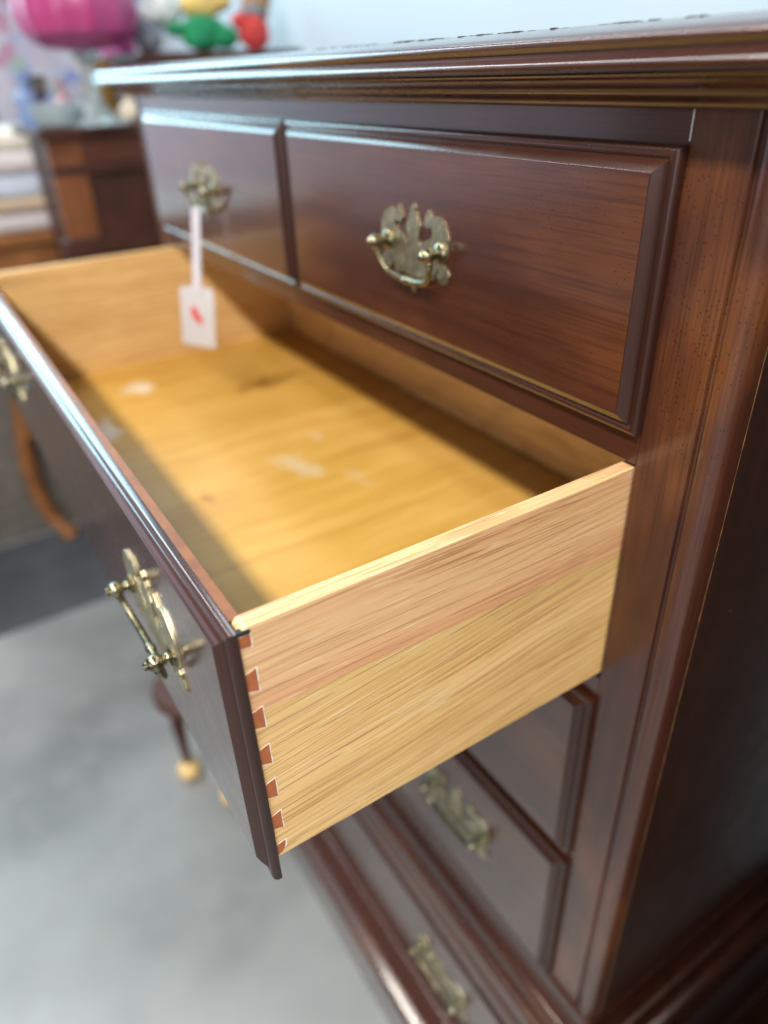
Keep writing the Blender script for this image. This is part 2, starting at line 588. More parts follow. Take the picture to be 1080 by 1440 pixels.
def drawer_front(x0, x1, z0, z1, y0):
    b = B()
    rings = []
    for o, h in LIP:
        rings.append([(x0 + o, y0 - h, z0 + o), (x1 - o, y0 - h, z0 + o), (x1 - o, y0 - h, z1 - o), (x0 + o, y0 - h, z1 - o)])
    b.rings(rings)
    # sides 1 and 3 of every ring are the ends of the board: end grain took the stain darker
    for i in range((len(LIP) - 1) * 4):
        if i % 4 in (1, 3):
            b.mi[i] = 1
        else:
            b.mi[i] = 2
    return b

FRONT_MATS = [M['mah_x'], M['mah_end'], M['mah_lip']]

def sweep_u(prof, xl, xr, yf, yb):
    """moulding round the front and both ends; prof is a closed loop of (outward offset, z)"""
    b = B()
    n = len(prof)
    paths = [[(xr + o, yb, z), (xr + o, yf - o, z), (xl - o, yf - o, z), (xl - o, yb, z)] for o, z in prof]
    rings = [[paths[i][k] for i in range(n)] for k in range(4)]
    b.rings(rings)
    for i in range(len(b.mi)):
        b.mi[i] = 0 if n <= i < 2 * n else 1
    return b

# ------------------------------------------------------------------ the chest of drawers
XL, XR = -0.921, 0.057
YB = 0.46
FLOOR = -0.90
chest = thing('chest_of_drawers', 'tall dark mahogany chest of drawers with moulded top and one deep drawer pulled open', 'chest of drawers', ((XL + XR) / 2, YB / 2, FLOOR))

# top board with stepped cornice underneath
top_prof = [(-0.05, 0.3965), (0.0200, 0.3977), (0.0210, 0.3974), (0.0270, 0.3960), (0.0320, 0.3944), (0.0348, 0.3930), (0.0359, 0.3916), (0.0360, 0.3902),
            (0.0354, 0.3892), (0.0336, 0.3876), (0.0330, 0.3858), (0.0334, 0.3838), (0.0345, 0.3828), (0.0348, 0.3815), (0.0343, 0.3803), (0.0330, 0.3796), (0.0326, 0.3785), (-0.05, 0.3785)]
b = sweep_u(top_prof, XL, XR, 0.0, YB)
z = 0.3977
b.add([(XR + 0.0200, -0.0200, z), (XL - 0.0200, -0.0200, z), (XL - 0.0200, YB, z), (XR + 0.0200, YB, z)], [(0, 1, 2, 3)])
b.out('top_board', [M['mah_mould'], M['mah_panel']], chest)
corn_prof = [(-0.02, 0.3783), (0.0300, 0.3783), (0.0306, 0.3774), (0.0300, 0.3766), (0.0272, 0.3757), (0.0262, 0.3748), (0.0240, 0.3728), (0.0205, 0.3712), (0.0165, 0.3703),
             (0.0158, 0.3690), (0.0150, 0.3682), (0.0122, 0.3676), (0.0090, 0.3660), (0.0076, 0.3638), (0.0072, 0.3628), (-0.02, 0.3628)]
sweep_u(corn_prof, XL, XR, 0.0, YB).out('cornice', [M['mah_mould'], M['mah_panel']], chest)

# chipped veneer along the front arris of the top
chips = B()
for i in range(70):
    x = random.uniform(-0.34, 0.02)
    L = random.uniform(0.0015, 0.006)
    h = random.uniform(0.0001, 0.0005)
    y = -0.0200 + random.uniform(0.0, 0.0015)
    chips.box(x, x + L, y, y + 0.003, z - 0.0002, z + h, 0.0)
chips.out('veneer_chips', M['mah_lip'], chest)['kind'] = 'stuff'

# corner stiles: flat, quirk groove, rounded bead at the corner
sec = [(0.0022, 0.0), (0.0360, 0.0), (0.0368, 0.0006), (0.0374, 0.0030), (0.0392, 0.0034), (0.0400, 0.0026), (0.0404, 0.0006), (0.0425, -0.0006), (0.0455, -0.0010),
       (0.0490, -0.0003), (0.0520, 0.0016), (0.0545, 0.0046), (0.0560, 0.0082), (0.0568, 0.0122), (0.0568, 0.0140), (0.0022, 0.0140)]
prism(sec, 'z', -0.4275, 0.3626).out('stile', M['mah_z'], chest, sharp=50)
secL = [(-0.864 - x, y) for x, y in sec]
prism(secL, 'z', -0.4275, 0.3626).out('stile', M['mah_z'], chest, sharp=50)
B().box(0.0560, 0.05695, 0.0141, 0.0144, -0.427, 0.3624).out('edge_strip', M['pale_edge'], chest)
B().box(0.0450, 0.0570, 0.0149, 0.0320, -0.427, 0.3624, 0.0001).out('end_stile', M['mah_panel'], chest)
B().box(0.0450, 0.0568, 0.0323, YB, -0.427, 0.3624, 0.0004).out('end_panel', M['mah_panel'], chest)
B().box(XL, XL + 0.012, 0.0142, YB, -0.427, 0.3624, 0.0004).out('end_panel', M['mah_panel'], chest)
B().box(XL + 0.0125, 0.0445, YB - 0.008, YB, -0.8, 0.3624).out('back_board', M['rawwood'], chest)

# rails and divider of the face frame
def rail(z0, z1, x0=-0.8658, x1=0.0018, y0=0.0, name='rail', mat='mah_x'):
    return B().box(x0, x1, y0, y0 + 0.02, z0, z1, 0.0006).out(name, M[mat], chest)
rail(0.3440, 0.3626)
rail(0.1737, 0.1985)
rail(-0.0285, -0.0045)
rail(-0.2330, -0.2110)
rail(-0.4275, -0.4150)
B().box(-0.4400, -0.4240, 0.0008, 0.0190, 0.1987, 0.3438, 0.0004).out('divider', M['mah_z'], chest)
B().box(0.0019, 0.00235, -0.0002, 0.002, 0.3490, 0.3624).out('joint_line', M['glue'], chest)
for zz in (0.1790, -0.0200, -0.2240, -0.4220):
    B().box(-0.9, 0.044, 0.0205, YB - 0.009, zz, zz + 0.008).out('dust_panel', M['rawwood'], chest)

# waist moulding, lower case and base
waist = [(-0.02, -0.4278), (0.0012, -0.4278), (0.0025, -0.4288), (0.0030, -0.4305), (0.0022, -0.4330), (0.0030, -0.4420), (0.0062, -0.4520), (0.0105, -0.4575), (0.0125, -0.4590), (0.0148, -0.4600), (0.0160, -0.4620),
         (0.0150, -0.4650), (0.0158, -0.4720), (0.0185, -0.4790), (0.0225, -0.4840), (0.0262, -0.4855), (0.0290, -0.4890), (0.0292, -0.4940), (0.0290, -0.5000), (0.0330, -0.5090), (0.0360, -0.5190), (0.0352, -0.5290), (0.0315, -0.5350), (0.0255, -0.5380), (-0.02, -0.5380)]
sweep_u(waist, XL, XR, 0.0, YB).out('waist_moulding', [M['mah_mould'], M['mah_panel']], chest)
lo = 0.020
for xx in (XR + lo - 0.055, XL - lo):
    B().box(xx, xx + 0.055, -lo, 0.01, -0.770, -0.5382, 0.001).out('stile', M['mah_z'], chest)
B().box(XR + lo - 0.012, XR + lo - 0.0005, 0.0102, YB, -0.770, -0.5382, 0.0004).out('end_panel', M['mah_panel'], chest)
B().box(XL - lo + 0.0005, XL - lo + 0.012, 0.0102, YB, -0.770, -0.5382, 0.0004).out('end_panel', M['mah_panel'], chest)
B().box(XL + 0.0352, XR - 0.0352, -lo, 0.0, -0.5560, -0.5382, 0.0005).out('rail', M['mah_x'], chest)
B().box(XL + 0.0352, XR - 0.0352, -lo, 0.0, -0.770, -0.7500, 0.0005).out('rail', M['mah_x'], chest)
base_prof = [(-0.02, -0.7702), (0.0225, -0.7702), (0.0300, -0.7740), (0.0335, -0.7800), (0.0400, -0.7880), (0.0500, -0.7950), (0.0600, -0.7990), (0.0665, -0.8030), (0.0680, -0.8080), (0.0680, FLOOR + 0.001), (-0.02, FLOOR + 0.001)]
sweep_u(base_prof, XL, XR, 0.0, YB).out('base_moulding', [M['mah_mould'], M['mah_panel']], chest)

# ---------------- brass bail pulls
def handle_meshes(s, drop=0.0255):
    """backplate, post and bail for post spacing s; meshes centred on the plate's middle at the drawer face"""
    k = s / 0.069 * 0.96
    half = [(0.0, 0.0305), (0.0024, 0.0278), (0.0024, 0.0250), (0.0050, 0.0228), (0.0066, 0.0180), (0.0088, 0.0155), (0.0090, 0.0118), (0.0072, 0.0088), (0.0070, 0.0042), (0.0086, 0.0008), (0.0114, 0.0002), (0.0136, 0.0026), (0.0150, 0.0058), (0.0200, 0.0072), (0.0238, 0.0090), (0.0258, 0.0122), (0.0252, 0.0156), (0.0226, 0.0166), (0.0196, 0.0152), (0.0166, 0.0160), (0.0148, 0.0188),
            (0.0164, 0.0238), (0.0196, 0.0282), (0.0218, 0.0258), (0.0238, 0.0224), (0.0268, 0.0242), (0.0315, 0.0250), (0.0365, 0.0233), (0.0412, 0.0188), (0.0446, 0.0125), (0.0456, 0.0050), (0.0440, -0.0020), (0.0408, -0.0062), (0.0385, -0.0085), (0.0400, -0.0105), (0.0438, -0.0110), (0.0455, -0.0150), (0.0440, -0.0200), (0.0395, -0.0232),
            (0.0345, -0.0225), (0.0318, -0.0190), (0.0300, -0.0150), (0.0275, -0.0165), (0.0262, -0.0215), (0.0220, -0.0240), (0.0165, -0.0225), (0.0120, -0.0225), (0.0085, -0.0250), (0.0055, -0.0290), (0.0030, -0.0320), (0.0, -0.0365)]
    loop = half + [(-x, zz) for x, zz in reversed(half[1:-1])]
    holes = []
    for sg in (1, -1):
        for cx, cz, rx, rz in ((0.0318, -0.0140, 0.0015, 0.0024),):
            holes.append([(sg * (cx + rx * math.cos(a * math.pi / 5)), cz + rz * math.sin(a * math.pi / 5)) for a in range(10)])
    loops = [loop] + holes
    loops = [[(x * k, zz * k) for x, zz in lp] for lp in loops]
    b = B()
    tris = tessellate_polygon([[Vector((x, zz, 0)) for x, zz in lp] for lp in loops])
    flat = [p for lp in loops for p in lp]
    n = len(flat)
    th, dome = 0.0017, 0.0008
    vs = [(x, -0.0001, zz) for x, zz in flat] + [(x * 0.995, -th, zz * 0.995) for x, zz in flat]
    fs = [tuple(t) for t in tris] + [tuple(i + n for i in t) for t in tris]
    s0 = 0
    for lp in loops:
        m = len(lp)
        for i in range(m):
            a, c = s0 + i, s0 + (i + 1) % m
            fs.append((a, c, c + n, a + n))
        s0 += m
    b.add(vs, fs)
    plate = mesh_only('handle_plate', b, 25, 'brass_plate')
    p = B()
    p.lathe([(0.0072, -0.0012), (0.0072, 0.0022), (0.0060, 0.0034), (0.0036, 0.0042), (0.0031, 0.0058), (0.0034, 0.0076), (0.0046, 0.0088), (0.0055, 0.0108), (0.0056, 0.0130), (0.0049, 0.0152),
             (0.0038, 0.0166), (0.0030, 0.0170), (0.0031, 0.0184), (0.0022, 0.0194), (0.0, 0.0197)], (0, 0, 0), (0, -1, 0), 20)
    post = mesh_only('handle_post', p, 40)
    q = B()
    h = s / 2
    zb = -drop * k
    pts = [(-h, -0.0122, 0), (-h - 0.0006, -0.0114, -0.0050), (-h + 0.0008, -0.0100, zb * 0.45), (-h * 0.82, -0.0080, zb * 0.80), (-h * 0.48, -0.0068, zb * 0.95), (0, -0.0064, zb)]
    pts = pts + [(-x, y, zz) for x, y, zz in reversed(pts[:-1])]
    path = smooth_path(pts, 5)
    L = len(path) - 1
    rad = [0.0018 + 0.0010 * math.sin(math.pi * i / L) ** 2 for i in range(L + 1)]
    q.tube(path, rad, 10)
    for sg in (-1, 1):
        q.sphere((sg * (h + 0.0003), -0.0113, -0.0062), 0.0032)
        q.sphere((sg * (h - 0.0004), -0.0104, -0.0096), 0.0027)
        q.sphere((sg * (h - 0.0016), -0.0096, -0.0126), 0.0024)
    q.sphere((0, -0.0064, zb), 0.0037, 1.7, 1, 0.9)
    bail = mesh_only('handle_bail', q, 40)
    return plate, post, bail, h


def mesh_only(name, b, sharp, mat='brass'):
    o = link(name, b.v, b.f, M[mat], None, origin=(0, 0, 0), sharp=sharp)
    me = o.data
    WORLD.pop(o.name, None)
    bpy.data.objects.remove(o)
    return me

HS = handle_meshes(0.0690)
HL = handle_meshes(0.0880, 0.0200)

def handle(parent, cx, face_y, cz, kit):
    plate, post, bail, h = kit
    put('handle_plate', plate, (cx, face_y, cz), parent)
    for sg in (-1, 1):
        put('handle_post', post, (cx + sg * h, face_y - 0.0010, cz), parent)
    put('handle_bail', bail, (cx, face_y - 0.0010, cz), parent)

LX0, LX1 = -0.867, 0.0028
def closed(x0, x1, z0, z1, y0, pulls, kit, hz):
    d = drawer_front(x0, x1, z0, z1, y0 - 0.0010).out('drawer', FRONT_MATS, chest, sharp=28)
    for cx in pulls:
        handle(d, cx, y0 - 0.0105, hz, kit)
    return d

closed(-0.4297, LX1, 0.1935, 0.3472, 0.0, [-0.2150], HS, 0.2700)
closed(LX0, -0.4345, 0.1935, 0.3472, 0.0, [-0.6510], HS, 0.2700)
closed(LX0, LX1, -0.2150, -0.0245, 0.0, [-0.717, -0.147], HL, -0.113)
closed(LX0, LX1, -0.4207, -0.2280, 0.0, [-0.717, -0.147], HL, -0.317)
closed(LX0 - 0.003, LX1 + 0.003, -0.7520, -0.5550, -lo, [-0.717, -0.147], HL, -0.648)

# ---------------- the open drawer
OY = -0.2594
OX0 = -0.864
od = drawer_front(OX0 - 0.002, 0.0012, -0.0180, 0.1694, OY).out('drawer', FRONT_MATS, chest, sharp=28)
od['label'] = 'deep drawer pulled open with pale oak sides'
for cx in (-0.717, -0.147):
    handle(od, cx, OY - 0.0095, 0.083, HL)
# back of the front board, its raw top edge showing orange
B().box(OX0 + 0.0112, -0.0112, OY + 0.0002, OY + 0.0064, 0.004, 0.1678, 0.0003).out('front_board', M['raw_edge'], od)

def side_poly():
    pts = [(OY + 0.0001, 0.0), (0.1850, 0.0), (0.1850, 0.1700)]
    for i in range(6):
        a = math.pi / 2 * i / 5
        pts.append((OY + 0.0062 - 0.005 * math.sin(a) , 0.1650 + 0.005 * math.cos(a)))
    pts.append((OY + 0.0001, 0.1640))
    return pts
for x0, x1, mat in ((-0.0110, 0.0, 'oak_side'), (OX0, OX0 + 0.0110, 'oak_y')):
    sp = side_poly()
    bb = B()
    e = 0.0008
    ins = [(y, zz) for y, zz in sp]
    def ring(x, d):
        cyy, czz = -0.04, 0.085
        return [(x, y + (d if y < cyy else -d), zz + (d if zz < czz else -d)) for y, zz in ins]
    bb.rings([ring(x0, e), ring(x0 + e, 0), ring(x1 - e, 0), ring(x1, e)])
    bb.out('side_panel', M[mat], od, origin=(0, 0, 0) if mat == 'oak_side' else None, sharp=60)
B().box(OX0 + 0.0112, -0.0112, 0.1740, 0.1850, 0.0130, 0.160, 0.0008).out('back_panel', M['oak_x'], od)
B().box(OX0 + 0.0112, -0.0112, OY + 0.0066, 0.1738, 0.0075, 0.0120).out('bottom_panel', M['bottom'], od, origin=(0, 0, 0))

# dovetail pins of the front showing in the drawer side, outlined with squeezed-out glue
def pin(zc, h0, h1, first=False, last=False):
    y0, y1 = OY + 0.0002, OY + 0.0060
    zt0, zt1 = zc + h0 / 2, zc + h1 / 2
    zb0, zb1 = zc - h0 / 2, zc - h1 / 2
    poly = [(y0, zb0), (y1, zb1), (y1, zt1), (y0, zt0)]
    if last:
        poly = [(y0, zb0), (y0 + 0.003, zb0 + 0.0008), (y1 - 0.001, zb0 + 0.004), (y1, zt1), (y0, zt0)]
    g = 0.00065
    jit = lambda: random.uniform(-0.00025, 0.00025)
    prism(poly, 'x', -0.004, 0.00035).out('dovetail_pin', M['pin'], od)
    outer = []
    N = 7
    def lerp(p, q, t): return (p[0] + (q[0] - p[0]) * t, p[1] + (q[1] - p[1]) * t)
    gp = [(y0, zb0 - g * 0.8), (y1 + g, zb1 - g), (y1 + g, zt1 + g), (y0, zt0 + g * 0.6)]
    if last:
        gp = [(y0, zb0 + 0.0002), (y0 + 0.0032, zb0 + 0.0010), (y1 + g, zb0 + 0.0045), (y1 + g, zt1 + g), (y0, zt0 + g * 0.4)]
    for i in range(len(gp)):
        for j in range(N):
            p = lerp(gp[i], gp[(i + 1) % len(gp)], j / N)
            outer.append((p[0] + (jit() if p[0] > y0 + 1e-5 else 0), p[1] + jit()))
    prism(outer, 'x', -0.004, 0.00016).out('glue_line', M['glue'], od)
pin(0.1622, 0.0066, 0.0076, first=True)
for zc in (0.1372, 0.1118, 0.0848, 0.0580, 0.0312):
    pin(zc, 0.0105, 0.0142)
pin(0.0068, 0.0080, 0.0110, last=True)
B().box(-0.003, 0.0006, OY + 0.0002, OY + 0.0064, 0.1662, 0.1686, 0.0003).out('black_end', M['black_paint'], od)

# ------------------------------------------------------------------ price tag hanging from the far handle
M['card'] = simple('white_card', (0.52, 0.51, 0.54), 0.6, var=0.04, scale=20)
M['strap'] = simple('white_paper_strap', (0.55, 0.55, 0.62), 0.6, var=0.05, scale=20)
M['red_print'] = simple('red_ink', (0.60, 0.045, 0.045), 0.6, var=0.1, scale=50)
S = -0.010
tagx, tagy = -0.660, -0.030
tg = thing('price_tag', 'white paper price tag with a red mark hanging from the far upper drawer pull', 'tag', (tagx, tagy, 0.09))
rot = Matrix.Rotation(math.radians(38), 4, 'Z')
def tagpt(u, d, zz):
    a = math.radians(8.0)
    hz = 0.155 - zz
    if hz > 0:
        u, zz = S + (u - S) * math.cos(a) * 1.07 - hz * 1.07 * math.sin(a), 0.155 - hz * 1.07 * math.cos(a) - (u - S) * math.sin(a) * 0.5
    p = rot @ Vector((u, d, 0))
    return (tagx + p.x, tagy + p.y, zz)
b = B()
W = 0.0235
front = [(S - W, 0.081), (S + W, 0.081), (S + W, 0.151), (S + W - 0.004, 0.155), (S - W + 0.004, 0.155), (S - W, 0.151)]
b.rings([[tagpt(u, -0.0004, zz) for u, zz in front], [tagpt(u, 0.0004, zz) for u, zz in front]])
b.out('card', M['card'], tg)
b = B()
sw = 0.006
prev = []
for i, zz in enumerate([0.147, 0.168, 0.19, 0.21, 0.232, 0.250]):
    off = (S + 0.020 * i / 5) / 0.3
    prev.append([tagpt(-sw + off * 0.3, -0.0012 - 0.0005 * i, zz), tagpt(sw + off * 0.3, -0.0012 - 0.0005 * i, zz), tagpt(sw + off * 0.3, -0.0006 - 0.0005 * i, zz), tagpt(-sw + off * 0.3, -0.0006 - 0.0005 * i, zz)])
b.rings(prev)
b.out('strap', M['strap'], tg)
b = B()
blob = [(-0.008, 0.139), (-0.004, 0.143), (-0.001, 0.140), (0.002, 0.134), (0.006, 0.129), (0.008, 0.122), (0.004, 0.120), (0.000, 0.124), (-0.005, 0.127), (-0.007, 0.132)]
b.rings([[tagpt(u + S - 0.001, -0.0009, zz - 0.011) for u, zz in blob], [tagpt(u + S - 0.001, -0.0004, zz - 0.011) for u, zz in blob]])
b.out('red_mark', M['red_print'], tg)

# ------------------------------------------------------------------ floor and wall
g = B(); g.add([(-8, -8, FLOOR), (6, -8, FLOOR), (6, 0.62, FLOOR), (-8, 0.62, FLOOR)], [(0, 1, 2, 3)])
fl = g.out('floor', M['concrete'], None, origin=(0, 0, FLOOR)); fl['kind'] = 'structure'
M['unseen_block'] = simple('unseen_block_dark', (0.035, 0.026, 0.022), 0.6, scale=6)
sw_ = B().box(0.262, 0.33, -0.050, 0.619, FLOOR + 0.0005, 2.4).out('unseen_dark_block', M['unseen_block'], None); sw_['kind'] = 'structure'  # unseen block added to give the end panel its dark reflections
wl = B().box(-8, 6, 0.62, 0.74, FLOOR, 2.9).out('wall', M['wall'], None); wl['kind'] = 'structure'

# ------------------------------------------------------------------ background: cabinet on the left and what stands on it
cab = thing('side_cabinet', 'dark red-brown wooden cabinet with a framed end standing beyond the chest', 'cabinet', (-1.75, 0.27, FLOOR))
M['cab_red'] = simple('red_brown_cabinet', (0.16, 0.050, 0.014), 0.5, var=0.3, scale=9)
M['cab_mid'] = simple('red_cabinet_rail', (0.095, 0.026, 0.011), 0.5, var=0.3, scale=9)
M['cab_dark'] = simple('dark_cabinet_panel', (0.050, 0.013, 0.006), 0.5, var=0.3, scale=9)
cx1 = -1.60
ct = 0.298
B().box(cx1 - 0.30, cx1 + 0.02, -0.03, 0.21, ct - 0.02, ct, 0.004).out('top', M['cab_dark'], cab)
B().box(cx1 - 0.03, cx1, -0.012, 0.06, FLOOR, ct - 0.0205, 0.002).out('corner_post', M['cab_red'], cab)
B().box(cx1 - 0.03, cx1 - 0.002, 0.0605, 0.2080, 0.225, ct - 0.0205, 0.002).out('end_rail', M['cab_mid'], cab)
B().box(cx1 - 0.028, cx1 + 0.003, -0.012, 0.2085, 0.205, 0.2245, 0.003).out('end_rail', M['cab_dark'], cab)
B().box(cx1 - 0.03, cx1 + 0.02, -0.03, 0.2105, 0.035, 0.075, 0.004).out('end_rail', M['cab_dark'], cab)
B().box(cx1 - 0.028, cx1 - 0.012, 0.0605, 0.2080, FLOOR + 0.02, 0.2045, 0.001).out('end_panel', M['cab_dark'], cab)
B().box(cx1 - 0.29, cx1 - 0.031, 0.0, 0.205, FLOOR, ct - 0.0205, 0.002).out('carcass', M['cab_dark'], cab)

def glass(name, col, rough=0.06, t=0.75):
    m = NT(name)
    m.set(Base_Color=col, Roughness=rough, Transmission_Weight=t)
    return m.m
M['pink_glass'] = glass('pink_glass', (0.50, 0.065, 0.22), 0.3, 0.15)
M['clear_glass'] = glass('clear_glass', (0.60, 0.68, 0.70), 0.12, 0.6)
M['silver'] = simple('tarnished_silver', (0.42, 0.43, 0.44), 0.25, 1.0, 0.3, 40)

bowl = thing('pedestal_bowl', 'large pink glass bowl raised on a clear glass pedestal', 'bowl', (cx1 - 0.02, 0.115, ct))
bx, by = cx1 - 0.02, 0.115
b = B(); b.lathe([(0.07, 0.001), (0.07, 0.006), (0.04, 0.015), (0.018, 0.04), (0.013, 0.07), (0.022, 0.095), (0.015, 0.115), (0.03, 0.135), (0.0, 0.137)], (bx, by, ct), n=32)
b.out('pedestal', M['clear_glass'], bowl)
b = B()
N = 48
rings = []
for r, h in [(0.02, 0.138), (0.075, 0.145), (0.110, 0.168), (0.122, 0.200), (0.118, 0.235), (0.105, 0.262), (0.112, 0.280), (0.104, 0.280), (0.098, 0.262), (0.110, 0.235), (0.114, 0.200), (0.100, 0.172), (0.02, 0.150)]:
    rings.append([(bx + r * (1 + 0.035 * math.cos(12 * 2 * math.pi * k / N)) * math.cos(2 * math.pi * k / N), by + r * (1 + 0.035 * math.cos(12 * 2 * math.pi * k / N)) * math.sin(2 * math.pi * k / N), ct + h) for k in range(N)])
b.rings(rings)
b.out('bowl', M['pink_glass'], bowl)

def single(b, name, mat, label, cat, group=None, **kw):
    return tag(b.out(name, mat, None, **kw), label, cat, group)

b = B(); b.lathe([(0.030, 0.0), (0.040, 0.004), (0.048, 0.024), (0.052, 0.045), (0.048, 0.046), (0.043, 0.026), (0.03, 0.010), (0.0, 0.009)], (cx1 - 0.035, 0.030, ct + 0.0005), n=28)
single(b, 'glass_dish', M['clear_glass'], 'clear cut-glass dish at the front of the cabinet top', 'dish')
b = B(); b.lathe([(0.028, 0.0), (0.030, 0.004), (0.012, 0.016), (0.010, 0.040), (0.026, 0.052), (0.034, 0.075), (0.036, 0.098), (0.033, 0.098), (0.03, 0.076), (0.0, 0.06)], (cx1 - 0.19, 0.02, ct + 0.0005), n=24)
single(b, 'silver_goblet', M['silver'], 'small tarnished silver goblet at the back of the cabinet top behind the glass dish', 'goblet')
M['cream'] = simple('cream_ceramic', (0.72, 0.62, 0.50), 0.35, var=0.15)
b = B(); b.sphere((cx1 - 0.01, 0.185, ct + 0.022), 0.022, 1.1, 1.2, 1.0); b.lathe([(0.012, 0.040), (0.008, 0.050), (0.011, 0.056), (0.0, 0.058)], (cx1 - 0.01, 0.185, ct), n=16)
single(b, 'cream_trinket', M['cream'], 'little cream ceramic trinket on the cabinet edge nearest the chest', 'ornament')
M['rose_glass'] = glass('rose_glass', (0.62, 0.36, 0.42), 0.15, 0.4)
M['blue_glass'] = glass('blue_glass', (0.30, 0.42, 0.70), 0.15, 0.4)
for nm, mt, x, y, hh in (('rose', 'rose_glass', cx1 - 0.11, 0.068, 0.085), ('blue', 'blue_glass', cx1 - 0.14, -0.004, 0.105), ('clear', 'clear_glass', cx1 - 0.09, 0.112, 0.060)):
    b = B(); b.lathe([(0.0, 0.0), (0.020, 0.0), (0.024, 0.006), (0.024, hh * 0.55), (0.010, hh * 0.72), (0.008, hh * 0.86), (0.013, hh * 0.90), (0.013, hh), (0.0, hh)], (x, y, ct + 0.0005), n=20)
    single(b, 'glass_bottle', M[mt], {'rose': 'small rose pink glass bottle on the cabinet top', 'blue': 'small blue glass bottle at the front edge of the cabinet top', 'clear': 'short clear glass bottle close behind the pedestal foot'}[nm], 'bottle', 'little glass bottles on the cabinet')
M['amber'] = simple('amber_ceramic', (0.75, 0.42, 0.10), 0.35, var=0.2)
b = B(); b.lathe([(0.02, 0), (0.032, 0.01), (0.036, 0.085), (0.040, 0.11), (0.034, 0.125), (0.0, 0.125)], (cx1 - 0.16, 0.165, ct + 0.0005), n=20)
single(b, 'amber_jar', M['amber'], 'amber yellow jar standing behind the glass pedestal', 'jar')
TZ0 = 0.4306
M['magenta'] = simple('magenta_fabric', (0.55, 0.10, 0.30), 0.8, var=0.3)
B_ = B(); B_.box(-1.915, -1.75, 0.222, 0.265, TZ0, TZ0 + 0.055, 0.008)
single(B_, 'magenta_box', M['magenta'], 'small magenta fabric covered box on the near end of the taller cabinet', 'box')

# taller cabinet against the wall, hidden behind the chest except for what stands on it
TZ = 0.430
tall = thing('tall_cabinet', 'taller dark cabinet against the wall behind the chest with toys on top', 'cabinet', (-1.76, 0.41, FLOOR))
B().box(-1.92, -1.585, 0.216, 0.615, TZ - 0.022, TZ, 0.004).out('top', M['cab_dark'], tall)
B().box(-1.90, -1.605, 0.225, 0.610, FLOOR, TZ - 0.0225, 0.003).out('carcass', M['cab_dark'], tall)
TZ += 0.0003
def toy(name, label, cat, parts):
    t = thing(name, label, cat, parts[0][1])
    for pn, c, rad, sc, mat in parts:
        bm = bmesh.new()
        bmesh.ops.create_icosphere(bm, subdivisions=3, radius=rad)
        for v in bm.verts:
            n = 1 + 0.10 * math.sin(v.co.x * 260 + c[0] * 90) * math.sin(v.co.y * 230) + random.uniform(-0.02, 0.02)
            v.co = Vector((c[0] + v.co.x * sc[0] * n, c[1] + v.co.y * sc[1] * n, max(TZ + 0.0003, c[2] + v.co.z * sc[2] * n)))
        bb = B(); bb.take(bm); bb.out(pn, mat, t)
    return t
M['green'] = simple('green_plush', (0.010, 0.22, 0.085), 0.9, var=0.5, scale=90)
M['red'] = simple('red_cloth', (0.55, 0.045, 0.040), 0.8, var=0.25, scale=60)
M['yellow'] = simple('yellow_wool', (0.72, 0.50, 0.16), 0.9, var=0.25, scale=60)
M['brown'] = simple('brown_fur', (0.30, 0.17, 0.07), 0.9, var=0.4, scale=80)
M['grey'] = simple('grey_cloth', (0.20, 0.21, 0.24), 0.8, var=0.4, scale=60)
M['white_cloth'] = simple('white_lace', (0.70, 0.72, 0.70), 0.8, var=0.2, scale=60)
toy('green_figure', 'green plush figure with yellow hair lying on top of the taller cabinet', 'toy', [
    ('body', (-1.62, 0.385, TZ + 0.034), 0.042, (0.7, 1.25, 0.85), M['green']),
    ('arm', (-1.61, 0.430, TZ + 0.026), 0.026, (0.9, 1.3, 0.9), M['green']),
    ('arm', (-1.63, 0.330, TZ + 0.042), 0.020, (0.9, 1.4, 0.7), M['green']),
    ('arm', (-1.60, 0.360, TZ + 0.020), 0.020, (0.9, 1.2, 0.8), M['green']),
    ('hair', (-1.66, 0.400, TZ + 0.088), 0.036, (0.9, 1.3, 0.8), M['yellow']),
    ('hair', (-1.66, 0.445, TZ + 0.098), 0.026, (0.9, 1.2, 0.8), M['yellow'])])
toy('red_bear', 'brown toy bear in a red jacket beside the green plush figure', 'toy', [
    ('jacket', (-1.60, 0.500, TZ + 0.032), 0.036, (0.8, 1.0, 1.0), M['red']),
    ('sleeve', (-1.60, 0.470, TZ + 0.056), 0.018, (0.8, 1.3, 0.9), M['red']),
    ('head', (-1.65, 0.530, TZ + 0.082), 0.032, (0.9, 1.1, 0.95), M['brown']),
    ('ear', (-1.65, 0.562, TZ + 0.100), 0.013, (0.7, 1, 1), M['brown']),
    ('scarf', (-1.61, 0.505, TZ + 0.074), 0.020, (0.9, 1.5, 0.7), M['grey'])])
toy('lace_doll', 'white lace doll with a grey skirt standing left of the green plush figure', 'toy', [
    ('skirt', (-1.63, 0.258, TZ + 0.030), 0.034, (0.8, 0.9, 0.95), M['grey']),
    ('bodice', (-1.66, 0.310, TZ + 0.085), 0.040, (0.8, 1.1, 1.0), M['white_cloth']),
    ('sleeve', (-1.64, 0.272, TZ + 0.070), 0.020, (0.8, 1.3, 0.8), M['white_cloth']),
    ('head', (-1.66, 0.290, TZ + 0.122), 0.025, (0.9, 1.0, 1.0), M['white_cloth'])])

